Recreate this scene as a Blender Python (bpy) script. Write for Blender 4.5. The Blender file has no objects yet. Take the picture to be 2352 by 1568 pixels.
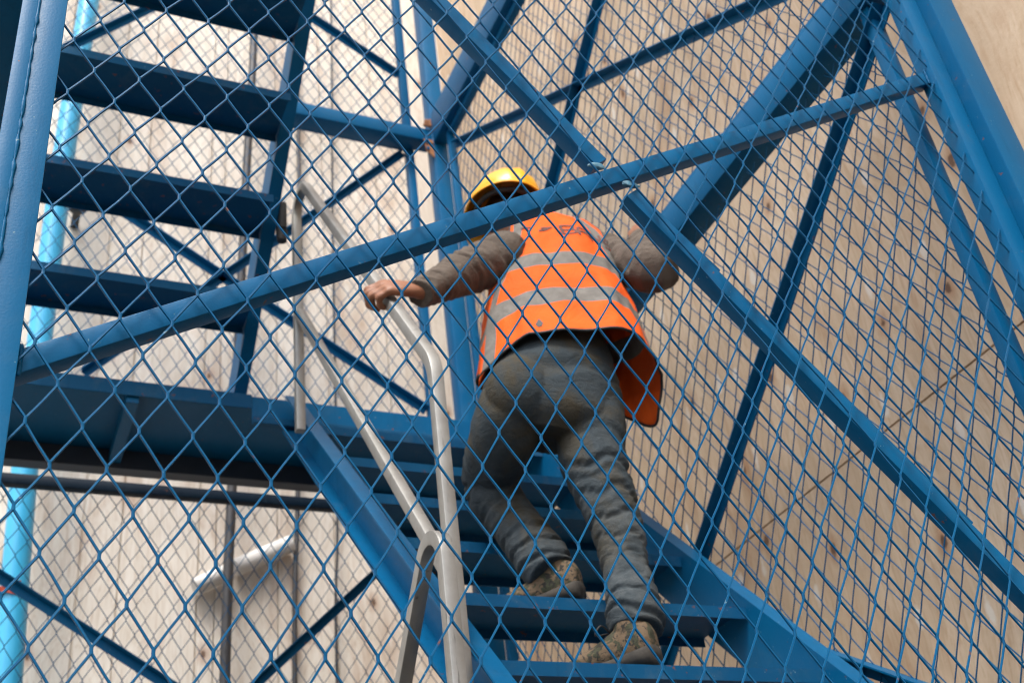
import bpy, bmesh, math, random
from mathutils import Vector as V, Matrix, noise
rnd = random.Random(7)
sc = bpy.context.scene
COL = sc.collection
PI = math.pi

# ------------------------------------------------------------------ camera (solved from the mesh lattice of the photo)
CR = ((0.9131253165396678, -0.3911637479008145, -0.11486112755201273),
      (0.1316950713238721, 0.5496618712383722, -0.8249413527613532),
      (0.3858219336472875, 0.7381481894815697, 0.5534245078434354))
FPX = 4734.256592273359 / 1.7415
def ray(x, y):
    a, b = (x - 1176.0) / FPX, (y - 784.1) / FPX
    return V(tuple(CR[0][i] * a + CR[1][i] * b + CR[2][i] for i in range(3)))
def aX(x, y, X): r = ray(x, y); return r * (X / r.x)
def aY(x, y, Y): r = ray(x, y); return r * (Y / r.y)
def aZ(x, y, Z): r = ray(x, y); return r * (Z / r.z)
def depth(p): return CR[2][0] * p.x + CR[2][1] * p.y + CR[2][2] * p.z

cam = bpy.data.cameras.new('camera')
co = bpy.data.objects.new('camera', cam)
COL.objects.link(co)
sc.camera = co
rt, dn, fw = V(CR[0]), V(CR[1]), V(CR[2])
m = Matrix.Identity(4)
for i in range(3):
    m[i][0], m[i][1], m[i][2] = rt[i], -dn[i], -fw[i]
co.matrix_world = m
cam.sensor_width = 36
cam.lens = 41.61
cam.clip_start, cam.clip_end = 0.05, 500
cam.dof.use_dof = True
cam.dof.focus_distance = 1.85
cam.dof.aperture_fstop = 6.3
cam.dof.aperture_blades = 9

# ------------------------------------------------------------------ helpers
def link(name, me, mat, parent=None):
    o = bpy.data.objects.new(name, me)
    COL.objects.link(o)
    if mat: me.materials.append(mat)
    if parent: o.parent = parent
    return o
def obj(name, bm, mat, parent=None, smooth=False, angle=None):
    bmesh.ops.recalc_face_normals(bm, faces=bm.faces)
    me = bpy.data.meshes.new(name)
    bm.to_mesh(me); bm.free()
    if smooth:
        for p in me.polygons: p.use_smooth = True
        if angle:
            me.set_sharp_from_angle(angle=angle)
    return link(name, me, mat, parent)
def thing(name, label, cat, group=None, loc=(0, 0, 0)):
    o = bpy.data.objects.new(name, None)
    COL.objects.link(o)
    o.empty_display_size = .1
    o['label'] = label; o['category'] = cat
    if group: o['group'] = group
    return o
def tag(o, label, cat, group=None):
    o['label'] = label; o['category'] = cat
    if group: o['group'] = group
    return o
def BM(): return bmesh.new()

def rrect(w, h, r=.003, n=2):
    pts = []
    for cx, cy, a0 in ((w/2-r, h/2-r, 0), (-w/2+r, h/2-r, 90), (-w/2+r, -h/2+r, 180), (w/2-r, -h/2+r, 270)):
        for k in range(n + 1):
            a = math.radians(a0 + 90 * k / n)
            pts.append((cx + r * math.cos(a), cy + r * math.sin(a)))
    return pts
def frame(d, up):
    d = d.normalized()
    x = d.cross(up)
    if x.length < 1e-6: x = d.cross(V((1, 0, 0)))
    x.normalize()
    return x, x.cross(d).normalized(), d
def ring_skin(bm, rings, cap=True, closed=True):
    n = len(rings[0])
    vs = [[bm.verts.new(p) for p in r] for r in rings]
    for a, b in zip(vs, vs[1:]):
        for i in range(n if closed else n - 1):
            j = (i + 1) % n
            bm.faces.new((a[i], a[j], b[j], b[i]))
    if cap:
        bm.faces.new(list(reversed(vs[0]))); bm.faces.new(vs[-1])
    return vs
def extrude(bm, prof, p0, p1, up=V((0, 0, 1))):
    # prof x -> lateral (d x up), prof y -> up-ish
    p0, p1 = V(p0), V(p1)
    x, y, d = frame(p1 - p0, V(up))
    ring_skin(bm, [[p + x * a + y * b for a, b in prof] for p in (p0, p1)])
def box(bm, lo, hi, r=.002):
    lo, hi = V(lo), V(hi)
    vs = [bm.verts.new((x, y, z)) for z in (lo.z, hi.z) for y in (lo.y, hi.y) for x in (lo.x, hi.x)]
    fs = [(0, 2, 3, 1), (4, 5, 7, 6), (0, 1, 5, 4), (2, 6, 7, 3), (0, 4, 6, 2), (1, 3, 7, 5)]
    faces = [bm.faces.new([vs[i] for i in f]) for f in fs]
    if r:
        es = list({e for f in faces for e in f.edges})
        bmesh.ops.bevel(bm, geom=es, offset=r, segments=2, affect='EDGES', profile=.5)
def beam(bm, p0, p1, w, h, up=(0, 0, 1), r=.003):
    extrude(bm, rrect(w, h, r), p0, p1, V(up))
def catmull(pts, n):
    out = []
    P = [pts[0] * 2 - pts[1]] + list(pts) + [pts[-1] * 2 - pts[-2]]
    for i in range(1, len(P) - 2):
        for k in range(n):
            t = k / n
            a, b, c, d = P[i-1], P[i], P[i+1], P[i+2]
            out.append(.5 * ((2*b) + (c - a) * t + (2*a - 5*b + 4*c - d) * t*t + (3*b - a - 3*c + d) * t**3))
    out.append(P[-2])
    return out
def lerp_list(vals, n):
    out = []
    for i in range(len(vals) - 1):
        for k in range(n):
            t = k / n; t = t * t * (3 - 2 * t)
            out.append(vals[i] * (1 - t) + vals[i+1] * t)
    out.append(vals[-1])
    return out
def tube(bm, pts, radii, n=6, seg=24, fold=None, flat=1.0, up=None, cap=True):
    """round tube of varying radius through pts; fold(s, th, i) returns a radial offset in metres"""
    P = catmull([V(p) for p in pts], n)
    Rr = lerp_list(list(radii), n)
    L = len(P)
    nx = None
    rings = []
    s = 0
    for i in range(L):
        d = (P[min(i+1, L-1)] - P[max(i-1, 0)]).normalized()
        if nx is None:
            u = V(up) if up is not None else V((0, 0, 1))
            nx = u - d * u.dot(d)
            if nx.length < 1e-3: nx = V((1, 0, 0)) - d * d.x
        nx = (nx - d * nx.dot(d)).normalized()
        ny = d.cross(nx)
        if i: s += (P[i] - P[i-1]).length
        ring = []
        for k in range(seg):
            th = 2 * PI * k / seg
            r = Rr[i] + (fold(s, th, i / (L - 1)) if fold else 0)
            ring.append(P[i] + nx * (math.cos(th) * r * flat) + ny * (math.sin(th) * r))
        rings.append(ring)
    ring_skin(bm, rings, cap=cap)
def sweep(bm, pts, prof, lat):
    """sweep a 2D profile along a planar polyline; lat is the constant lateral axis"""
    lat = V(lat).normalized()
    L = len(pts)
    rings = []
    for i in range(L):
        d = (pts[min(i+1, L-1)] - pts[max(i-1, 0)]).normalized()
        y = lat.cross(d).normalized()
        x = d.cross(y)
        rings.append([pts[i] + x * a + y * b for a, b in prof])
    ring_skin(bm, rings)
def arc3(p0, c, p1, r, n=10):
    """fillet of radius r at corner c between p0 and p1"""
    a, b = (p0 - c).normalized(), (p1 - c).normalized()
    ang = a.angle(b)
    t = r / math.tan(ang / 2)
    s, e = c + a * t, c + b * t
    o = c + (a + b).normalized() * (r / math.sin(ang / 2))
    out = []
    va, vb = (s - o), (e - o)
    tot = va.angle(vb)
    ax = va.cross(vb).normalized()
    for k in range(n + 1):
        out.append(o + Matrix.Rotation(tot * k / n, 3, ax) @ va)
    return out
def fit_path(corners, radii):
    out = [corners[0]]
    for i in range(1, len(corners) - 1):
        out += arc3(corners[i-1], corners[i], corners[i+1], radii[i-1])
    out.append(corners[-1])
    # densify long straights a little
    return out

# ------------------------------------------------------------------ materials
def mat(name):
    mt = bpy.data.materials.new(name); mt.use_nodes = True
    nt = mt.node_tree
    b = nt.nodes['Principled BSDF']
    return mt, nt, b
def N(nt, t, **kw):
    n = nt.nodes.new(t)
    for k, v in kw.items():
        if k.startswith('i_'):
            key = k[2:]
            n.inputs[int(key) if key.isdigit() else key.replace('_', ' ')].default_value = v
        else: setattr(n, k, v)
    return n
def coords(nt, scale=(1, 1, 1), out='Object'):
    tc = N(nt, 'ShaderNodeTexCoord'); mp = N(nt, 'ShaderNodeMapping')
    mp.inputs['Scale'].default_value = scale
    nt.links.new(tc.outputs[out], mp.inputs['Vector'])
    return mp.outputs['Vector']
def noise_n(nt, vec, scale, detail=4, rough=.55, dist=0):
    n = N(nt, 'ShaderNodeTexNoise')
    n.inputs['Scale'].default_value = scale; n.inputs['Detail'].default_value = detail
    n.inputs['Roughness'].default_value = rough; n.inputs['Distortion'].default_value = dist
    nt.links.new(vec, n.inputs['Vector'])
    return n.outputs['Fac']
def ramp(nt, fac, stops):
    r = N(nt, 'ShaderNodeValToRGB')
    e = r.color_ramp.elements
    while len(e) < len(stops): e.new(.5)
    for el, (p, c) in zip(e, stops):
        el.position = p; el.color = (*c, 1) if len(c) == 3 else c
    nt.links.new(fac, r.inputs['Fac'])
    return r.outputs['Color']
def mask(nt, fac, lo, hi):
    r = N(nt, 'ShaderNodeMapRange'); r.clamp = True
    r.inputs['From Min'].default_value = lo; r.inputs['From Max'].default_value = hi
    nt.links.new(fac, r.inputs['Value'])
    return r.outputs['Result']
def mix(nt, fac, a, b, mode='MIX'):
    x = N(nt, 'ShaderNodeMix'); x.data_type = 'RGBA'; x.blend_type = mode
    for k, v in ((0, fac), (6, a), (7, b)):
        if isinstance(v, (int, float)): x.inputs[k].default_value = v
        elif isinstance(v, tuple): x.inputs[k].default_value = (*v, 1)
        else: nt.links.new(v, x.inputs[k])
    return x.outputs[2]
def math_n(nt, op, a, b=None):
    x = N(nt, 'ShaderNodeMath'); x.operation = op
    for k, v in ((0, a), (1, b)):
        if v is None: continue
        if isinstance(v, (int, float)): x.inputs[k].default_value = v
        else: nt.links.new(v, x.inputs[k])
    return x.outputs[0]
def bump(nt, b, h, strength, dist=.01):
    n = N(nt, 'ShaderNodeBump'); n.inputs['Strength'].default_value = strength; n.inputs['Distance'].default_value = dist
    nt.links.new(h, n.inputs['Height']); nt.links.new(n.outputs['Normal'], b.inputs['Normal'])

def paint(name, c1, c2, rough=.38, rust=.685, dust=.13):
    mt, nt, b = mat(name)
    vec = coords(nt)
    n1 = noise_n(nt, vec, 2.3, 5, .6)
    n2 = noise_n(nt, vec, 34, 4, .6)
    n3 = noise_n(nt, vec, 11, 6, .7, .6)
    col = mix(nt, mask(nt, n1, .32, .68), c1, c2)
    col = mix(nt, math_n(nt, 'MULTIPLY', mask(nt, n3, .52, .75), dust), col, (.09, .125, .135))
    chip = noise_n(nt, coords(nt, (1, 1, 1)), 70, 3, .75, .3)
    col = mix(nt, math_n(nt, 'MULTIPLY', mask(nt, chip, .70, .725), .6), col, (.20, .30, .33))
    streak = noise_n(nt, coords(nt, (9, 9, .9)), 5, 4, .7)
    col = mix(nt, math_n(nt, 'MULTIPLY', mask(nt, streak, .55, .75), .30), col, tuple(x * .45 for x in c1))
    col = mix(nt, math_n(nt, 'MULTIPLY', mask(nt, n2, rust, rust + .03), .8), col, (.16, .06, .025))
    nt.links.new(col, b.inputs['Base Color'])
    b.inputs['Specular IOR Level'].default_value = .11
    nt.links.new(math_n(nt, 'MULTIPLY_ADD', n3, .25), b.inputs['Roughness'])
    nt.nodes[-1].inputs[2].default_value = rough - .1
    bump(nt, b, noise_n(nt, vec, 260, 2, .5), .12, .002)
    return mt
BLUE = paint('blue_paint', (.0010, .078, .190), (.0018, .094, .218))
BLUE_W = paint('blue_wire_paint', (.0010, .062, .155), (.002, .080, .187), .36, .70, .1)
BLUE_D = paint('blue_tread_paint', (.0018, .060, .150), (.005, .078, .172), .5, .66, .32)

BLUE_SHADED = paint('shaded_blue_paint', (.0015, .009, .022), (.0025, .013, .028), .5, .7, .1)  # shade below the landing painted into the colour of the lower far rails
def metal(name, c1, c2, metallic, rough):
    mt, nt, b = mat(name)
    vec = coords(nt)
    n1 = noise_n(nt, vec, 9, 5, .65)
    n2 = noise_n(nt, coords(nt, (1, 1, .12)), 60, 4, .6)
    col = mix(nt, mask(nt, n1, .3, .7), c1, c2)
    col = mix(nt, mask(nt, n2, .62, .72), col, tuple(x * .6 for x in c1))
    n4 = noise_n(nt, vec, 22, 5, .7)
    col = mix(nt, math_n(nt, 'MULTIPLY', mask(nt, n4, .68, .72), .7), col, (.16, .06, .03))
    nt.links.new(col, b.inputs['Base Color'])
    b.inputs['Metallic'].default_value = metallic
    nt.links.new(math_n(nt, 'MULTIPLY_ADD', n1, .2), b.inputs['Roughness'])
    nt.nodes[-1].inputs[2].default_value = rough - .1
    bump(nt, b, n2, .08, .002)
    return mt
GALV = metal('galvanised_steel', (.24, .236, .222), (.33, .33, .318), .7, .5)
DARKPIPE = metal('dark_pipe_steel', (.045, .045, .05), (.07, .068, .07), .3, .5)
RUSTY = metal('rusty_steel', (.22, .08, .035), (.30, .13, .05), .1, .8)

def simple(name, c1, c2, scale, rough=.6, bstr=.1, bscale=150, spec=None):
    mt, nt, b = mat(name)
    vec = coords(nt)
    col = mix(nt, mask(nt, noise_n(nt, vec, scale, 5, .6), .3, .7), c1, c2)
    nt.links.new(col, b.inputs['Base Color'])
    b.inputs['Roughness'].default_value = rough
    if spec is not None: b.inputs['Specular IOR Level'].default_value = spec
    if bstr: bump(nt, b, noise_n(nt, vec, bscale, 3, .6), bstr, .003)
    return mt

def wall_mat(name, base1, base2, tint, grain_axis, horiz):
    """timber-grained concrete: grain stretched up the wall, knots, scrapes and spatter"""
    mt, nt, b = mat(name)
    s = (9, 9, .55)
    vec = coords(nt, s)
    wob = noise_n(nt, coords(nt, (1.1, 1.1, .7)), 1.6, 3, .5)
    dist = N(nt, 'ShaderNodeVectorMath'); dist.operation = 'ADD'
    comb = N(nt, 'ShaderNodeCombineXYZ')
    w4 = math_n(nt, 'MULTIPLY', wob, 3.2)
    nt.links.new(w4, comb.inputs[0]); nt.links.new(w4, comb.inputs[1])
    nt.links.new(vec, dist.inputs[0]); nt.links.new(comb.outputs[0], dist.inputs[1])
    g = noise_n(nt, dist.outputs[0], 2.2, 6, .62, .4)
    g2 = noise_n(nt, dist.outputs[0], 9, 3, .6)
    blot = noise_n(nt, coords(nt), 1.3, 4, .6)
    fine = noise_n(nt, coords(nt), 55, 4, .7)
    col = mix(nt, mask(nt, g, .36, .64), base1, base2)
    col = mix(nt, math_n(nt, 'MULTIPLY', mask(nt, g2, .48, .72), .55), col, tint)
    col = mix(nt, math_n(nt, 'MULTIPLY', mask(nt, blot, .45, .72), .4), col, tuple(x * .78 for x in base1))
    # soft brown stains running down
    st = noise_n(nt, coords(nt, (2.2, 2.2, .5)), 1.9, 5, .65, .8)
    col = mix(nt, math_n(nt, 'MULTIPLY', mask(nt, st, .54, .70), .5), col, (.33, .17, .075))
    # knots
    vo = N(nt, 'ShaderNodeTexVoronoi'); vo.inputs['Scale'].default_value = 2.6
    vo.voronoi_dimensions = '2D'
    nt.links.new(flat(nt, grain_axis, 1.5, .85), vo.inputs['Vector'])
    kd = math_n(nt, 'ADD', vo.outputs['Distance'], math_n(nt, 'MULTIPLY', noise_n(nt, coords(nt), 30, 3), .10))
    halo = mask(nt, kd, .20, .09); core = mask(nt, kd, .10, .078)
    # not every cell holds a knot
    sel = mask(nt, N_sep(nt, vo.outputs['Color']), .50 if horiz else .66, .52 if horiz else .68)
    col = mix(nt, math_n(nt, 'MULTIPLY', math_n(nt, 'MULTIPLY', halo, sel), .55), col, (.34, .15, .06))
    col = mix(nt, math_n(nt, 'MULTIPLY', math_n(nt, 'MULTIPLY', core, sel), .85), col, (.09, .042, .025))
    # pale scrapes
    v2 = N(nt, 'ShaderNodeTexVoronoi'); v2.inputs['Scale'].default_value = 3.1
    v2.voronoi_dimensions = '2D'
    nt.links.new(flat(nt, grain_axis, 2.6, .8), v2.inputs['Vector'])
    sd = math_n(nt, 'ADD', v2.outputs['Distance'], math_n(nt, 'MULTIPLY', noise_n(nt, coords(nt), 18, 4), .26))
    sel2 = mask(nt, N_sep(nt, v2.outputs['Color']), .62, .64)
    col = mix(nt, math_n(nt, 'MULTIPLY', math_n(nt, 'MULTIPLY', mask(nt, sd, .26, .20), sel2), .7), col, (.72, .68, .62))
    col = mix(nt, math_n(nt, 'MULTIPLY', mask(nt, fine, .62, .75), .18), col, (.2, .14, .1))
    nt.links.new(col, b.inputs['Base Color'])
    b.inputs['Roughness'].default_value = .75
    h = math_n(nt, 'ADD', math_n(nt, 'MULTIPLY', g2, .5), math_n(nt, 'MULTIPLY', fine, .5))
    bump(nt, b, h, .25, .006)
    return mt
def flat(nt, ax, sh, sv):
    tc = N(nt, 'ShaderNodeTexCoord'); sp = N(nt, 'ShaderNodeSeparateXYZ'); cb = N(nt, 'ShaderNodeCombineXYZ')
    nt.links.new(tc.outputs['Object'], sp.inputs[0])
    nt.links.new(math_n(nt, 'MULTIPLY', sp.outputs[0 if ax == 'x' else 1], sh), cb.inputs[0])
    nt.links.new(math_n(nt, 'MULTIPLY', sp.outputs[2], sv), cb.inputs[1])
    return cb.outputs[0]
def N_sep(nt, c):
    s = N(nt, 'ShaderNodeSeparateColor'); nt.links.new(c, s.inputs[0]); return s.outputs[0]
WALL_FAR = wall_mat('pale_concrete', (.68, .61, .525), (.79, .735, .66), (.52, .41, .31), 'x', False)
WALL_SIDE = wall_mat('tan_concrete', (.55, .41, .28), (.65, .51, .37), (.42, .26, .145), 'y', True)
PIPE = simple('cyan_plastic', (.045, .42, .72), (.055, .46, .76), 3, .32, .03)
WHITEP = simple('white_plastic', (.62, .60, .57), (.74, .72, .69), 6, .5, .1)
BLACKM = simple('black_rubber', (.008, .008, .009), (.013, .012, .012), 20, .6, .1)
REDM = simple('red_strap_plastic', (.50, .06, .025), (.58, .08, .03), 12, .5, .1)
GROUND = simple('dirt', (.026, .022, .018), (.042, .036, .03), 2.2, .95, .6, 18)

# ------------------------------------------------------------------ light
w = bpy.data.worlds.new('World'); sc.world = w; w.use_nodes = True
wn = w.node_tree
bg = wn.nodes['Background']
sky = wn.nodes.new('ShaderNodeTexSky'); sky.sky_type = 'NISHITA'; sky.sun_disc = False
SUN_EL, SUN_AZ = math.radians(60), math.radians(214)     # azimuth clockwise from +Y
sky.sun_elevation = SUN_EL; sky.sun_rotation = SUN_AZ
sky.air_density = 1.0; sky.dust_density = 3.0; sky.ozone_density = .6
hs = wn.nodes.new('ShaderNodeHueSaturation'); hs.inputs['Saturation'].default_value = .5     # overcast: nearly neutral
wn.links.new(sky.outputs[0], hs.inputs['Color']); wn.links.new(hs.outputs[0], bg.inputs[0])
bg.inputs[1].default_value = .15
sl = bpy.data.lights.new('sun', 'SUN'); sl.energy = 1.5; sl.angle = math.radians(18); sl.color = (1, .95, .88)
so = bpy.data.objects.new('sun', sl); COL.objects.link(so)
sd = V((math.sin(SUN_AZ) * math.cos(SUN_EL), math.cos(SUN_AZ) * math.cos(SUN_EL), math.sin(SUN_EL)))
so.rotation_euler = sd.to_track_quat('Z', 'Y').to_euler()
so.location = sd * 20
sc.view_settings.view_transform = 'Standard'; sc.view_settings.look = 'None'
sc.view_settings.exposure = 1.35; sc.view_settings.gamma = 1
sc.render.film_transparent = False
sc.cycles.pixel_filter_type = 'BLACKMAN_HARRIS'; sc.cycles.filter_width = 1.05

# ------------------------------------------------------------------ setting: ground and the two walls
GZ = -1.5
bm = BM()
vs = [bm.verts.new(p) for p in ((-60, -60, GZ), (60, -60, GZ), (60, 60, GZ), (-60, 60, GZ))]
bm.faces.new(vs)
g = obj('ground', bm, GROUND); g['kind'] = 'structure'

WY, WX = 5.2, 2.45
def grooved(bm, lo, hi, joints, pos, depth_, axis):
    """a slab whose face carries narrow recessed joints; axis 'x': face at y=pos, joints at x; axis 'z': face at x=pos, joints at z"""
    prof = [(lo, 0)]
    for j, gw in joints:
        prof += [(j - gw/2, 0), (j - gw/2 + .0015, .014), (j + gw/2 - .0015, .014), (j + gw/2, 0)]
    prof += [(hi, 0), (hi, depth_), (lo, depth_)]
    return prof
prof = grooved(None, -9, WX + .3, [(-2.2, .01), (-1.4, .01), (-.75, .01), (-.28, .011), (.09, .010), (.405, .012), (.575, .010), (.925, .010), (1.005, .006), (1.30, .008), (1.585, .012), (1.93, .008), (2.2, .01)], WY, .4, 'x')
bm = BM()
ring_skin(bm, [[V((a, WY + d, z)) for a, d in prof] for z in (GZ - .2, 12)])
tag(obj('concrete_wall', bm, WALL_FAR), 'pale timber-grained concrete wall with dark vertical board joints behind the stairs', 'wall')
prof = grooved(None, GZ - .2, 12, [(-.7, .008), (1.63, .007), (4.05, .008), (6.5, .008)], WX, .4, 'z')
bm = BM()
ring_skin(bm, [[V((WX + d, y, a)) for a, d in prof] for y in (-9, WY - .003)])
tag(obj('concrete_wall', bm, WALL_SIDE), 'tan timber-grained concrete wall with knots right of the stair cage', 'wall')

# ------------------------------------------------------------------ expanded metal mesh
CW, CH = .07088, .12
def wire_mesh(bm, org, ux, uz, un, u0, u1, z0, z1, uref, zref, sw=.0046, bulge=.004, seed=0):
    """diamond lattice: long way vertical, strands joined by short bonds"""
    ux, uz, un, org = V(ux), V(uz), V(un), V(org)
    bond = .0042
    def P(u, z):
        b = noise.noise(V((u * 1.7 + seed, z * 1.7, seed * 3.1))) * bulge * 2 + noise.noise(V((u * 9, z * 9, seed))) * bulge * .35
        j = noise.noise(V((u * 21, z * 21, seed + 5))) * .0022
        k = noise.noise(V((u * 21, z * 21, seed + 9))) * .0022
        return org + ux * (u + j) + uz * (z + k) + un * b
    def clipseg(a, b):
        (ua, za), (ub, zb) = a, b
        t0, t1 = 0, 1
        for pa, pb, lo, hi in ((ua, ub, u0, u1), (za, zb, z0, z1)):
            d = pb - pa
            if abs(d) < 1e-9:
                if pa < lo or pa > hi: return None
                continue
            ta, tb = (lo - pa) / d, (hi - pa) / d
            if ta > tb: ta, tb = tb, ta
            t0, t1 = max(t0, ta), min(t1, tb)
        if t1 - t0 < .03: return None
        return (ua + (ub - ua) * t0, za + (zb - za) * t0), (ua + (ub - ua) * t1, za + (zb - za) * t1)
    def strand(a, b, w, th, roll):
        c = clipseg(a, b)
        if not c: return
        p, q = P(*c[0]), P(*c[1])
        d = (q - p)
        if d.length < 1e-4: return
        d.normalize()
        x = d.cross(un).normalized(); y = un
        x, y = x * math.cos(roll) + y * math.sin(roll), y * math.cos(roll) - x * math.sin(roll)
        ring = [(.5, .42), (.40, .54), (-.40, .54), (-.5, .42), (-.5, -.42), (-.40, -.54), (.40, -.54), (.5, -.42)]
        p -= d * .0012; q += d * .0012
        mid = (p + q) * .5 + x * rnd.uniform(-.0006, .0006) + y * rnd.uniform(-.0006, .0006)
        ring_skin(bm, [[o + x * (a_ * w * s_) + y * (b_ * th * s_) for a_, b_ in ring] for o, s_ in ((p, 1.04), (mid, .96), (q, 1.04))])
    i0, i1 = int((u0 - uref) / (CW / 2)) - 2, int((u1 - uref) / (CW / 2)) + 2
    j0, j1 = int((z0 - zref) / (CH / 2)) - 2, int((z1 - zref) / (CH / 2)) + 2
    for i in range(i0, i1 + 1):
        for j in range(j0, j1 + 1):
            if (i + j) % 2: continue
            u, z = uref + i * CW / 2, zref + j * CH / 2
            strand((u, z - bond), (u, z + bond), sw * 1.5, sw * 1.2, 0)
            for sgn in (-1, 1):
                strand((u, z + bond * .8), (u + sgn * CW / 2, z + CH / 2 - bond * .8), sw, sw, .12 * sgn)

# ------------------------------------------------------------------ near mesh panel
Y0 = 1.425
t = thing('mesh_panel', 'nearest blue mesh panel with crossed square braces facing the viewer', 'mesh panel', 'mesh panels of the stair cage')
bm = BM()
wire_mesh(bm, (0, Y0, 0), (1, 0, 0), (0, 0, 1), (0, 1, 0), .004, 2.036, .17, 2.74, .843, 1.130, .0031, .004, 1)
obj('wire_mesh', bm, BLUE_W, t, True, math.radians(50))
bm = BM()
box(bm, (-.031, 1.4145, GZ), (.0105, 1.460, 2.80), .0015)
box(bm, (-.0565, 1.4105, GZ), (-.0325, 1.465, 2.80), .002)
obj('upright', bm, BLUE, t, True, math.radians(40))
bm = BM()       # weld bead down the seam
P_ = [V((-.0318, 1.4128, z)) for z in [GZ + .012 * k for k in range(int((2.8 - GZ) / .012))]]
rings = []
for k, p in enumerate(P_):
    r = .0028 * (1 + .35 * math.sin(k * 1.9) + .4 * rnd.uniform(-1, 1)) * (.35 + .65 * (noise.noise(V((0, 0, p.z * 3.1))) > -.15))
    rings.append([p + V((math.cos(a) * r, math.sin(a) * r * .9, 0)) for a in [2 * PI * q / 6 for q in range(6)]])
ring_skin(bm, rings)
obj('weld_seam', bm, BLUE, t, True)
bm = BM()
box(bm, (2.031, 1.4145, GZ), (2.088, 1.460, 2.80), .0015)
obj('upright', bm, BLUE, t, True, math.radians(40))
for z in (.12, 2.72):
    bm = BM(); beam(bm, (.0105, 1.455, z), (2.031, 1.455, z), .04, .05)
    obj('rail', bm, BLUE, t, True, math.radians(40))
# braces
YB = 1.4535
def zr1(x): return 1.457 + .577 * (x - .93)
bm = BM(); beam(bm, (-.012, YB, zr1(-.012)), (2.0295, YB, zr1(2.0295)), .035, .035, (0, 0, 1), .0018)
obj('brace', bm, BLUE, t, True, math.radians(40))
def zr2(x): return 1.532 - 1.185 * (x - 1.007)
bm = BM(); beam(bm, (.0, YB + .0015, zr2(.0)), (1.0, YB + .0015, zr2(1.0)), .035, .035, (0, 0, 1), .0018)
obj('brace', bm, BLUE, t, True, math.radians(40))
bm = BM(); beam(bm, (1.055, YB + .0015, zr2(1.055)), (2.0295, YB + .0015, zr2(2.0295)), .035, .035, (0, 0, 1), .0018)
obj('brace', bm, BLUE, t, True, math.radians(40))
bm = BM()
for xa, xb, o0, o1 in ((1.062, 1.20, .017, .0275), (1.14, 1.62, .019, .0275), (1.55, 2.02, .019, .026)):
    beam(bm, (xa + .76 * o0, YB + .0015, zr2(xa) + .645 * o0), (xb + .76 * o1, YB + .0015, zr2(xb) + .645 * o1), .022, .007, (0, 0, 1), .001)
obj('edge_strip', bm, BLUE, t, True, math.radians(40))
for x_, z_, ln in ((.0125, zr1(.0125), .05), (2.0275, zr1(2.0275), .05)):
    bm = BM()
    for_ = [V((x_ + rnd.uniform(-.0008, .0008), YB - .019, z_ - ln / 2 + ln * k / 14)) for k in range(15)]
    tube(bm, for_, [.0028 + .0012 * (k % 2) for k in range(15)], 1, 6)
    obj('weld', bm, BLUE, t, True)
WELDP = simple('weld_paint', (.015, .13, .22), (.12, .22, .27), 120, .5, .3, 300)
for x, z, r in ((.985, 1.522, .012), (1.054, 1.492, .013)):       # weld lumps at the crossing
    bm = BM()
    mt_ = Matrix.Translation((x, YB - .0185, z)) @ Matrix.Diagonal((1.5, .35, .65, 1))
    bmesh.ops.create_icosphere(bm, subdivisions=3, radius=r, matrix=mt_)
    for v_ in bm.verts: v_.co += V((1, 0, 1)) * noise.noise(v_.co * 130) * .005
    obj('weld', bm, WELDP, t, True)

# corner posts
def post(name, lo, hi, label, m_=BLUE):
    bm = BM(); box(bm, lo, hi, .004)
    return tag(obj(name, bm, m_, None, True, math.radians(40)), label, 'post', 'corner posts of the stair cage')
post('corner_post', (2.0895, 1.377, GZ), (2.18, 1.470, 7.2), 'broad blue square corner post at far right edge beside the tan wall')
post('corner_post', (1.981, 4.40, GZ), (2.068, 4.488, 7.2), 'blue square corner post rising behind the worker where the walls meet')

# ------------------------------------------------------------------ side panels (plane X = 2.045, running away)
XS = 2.05
def side_panel(z0, z1, label, braces):
    t = thing('mesh_panel', label, 'mesh panel', 'mesh panels of the stair cage')
    bm = BM()
    wire_mesh(bm, (XS, 0, 0), (0, 1, 0), (0, 0, 1), (1, 0, 0), 1.545, 4.30, z0 + .02, z1 - .02, 1.66, .47, .0027, .004, 3 + z0)
    obj('wire_mesh', bm, BLUE_W, t, True, math.radians(50))
    for y in (1.532, 4.29):
        bm = BM(); box(bm, (2.024, y - .018, z0), (2.062, y + .018, z1), .002); obj('upright', bm, BLUE, t, True, math.radians(40))
    for z in ((z0 + .02,) if z0 < 1 else (z0 + .02, z1 - .02)):
        bm = BM(); box(bm, (2.0225, 1.555, z - .02), (2.0615, 4.267, z + .02), .003); obj('rail', bm, BLUE, t, True, math.radians(40))
    for (ya, za), (yb, zb) in braces:
        bm = BM()
        d = V((0, yb - ya, zb - za)).normalized()
        nrm = V((1, 0, 0)).cross(d)
        if nrm.z < 0: nrm = -nrm
        # angle iron: one leg flat against the mesh, one leg standing inwards
        a, b = V((2.040, ya, za)), V((2.040, yb, zb))
        prof = [(.018, -.030), (.018, .012), (-.018, .012), (-.018, .0075), (.0135, .0075), (.0135, -.030)]
        ring_skin(bm, [[p + nrm * u_ + V((1, 0, 0)) * v_ for u_, v_ in prof] for p in (a, b)])
        obj('brace', bm, BLUE, t, False)
    return t
side_panel(.16, 2.449, 'lower right mesh panel between the worker and the tan wall', [((1.472, 2.41), (3.36, 1.03)), ((2.78, 1.18), (1.58, .41)), ((4.25, .20), (3.40, 1.0))])
side_panel(2.575, 4.579, 'upper right mesh panel above the long level beam', [((1.58, 2.68), (4.25, 4.44)), ((2.30, 4.14), (4.20, 2.68))])
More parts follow.
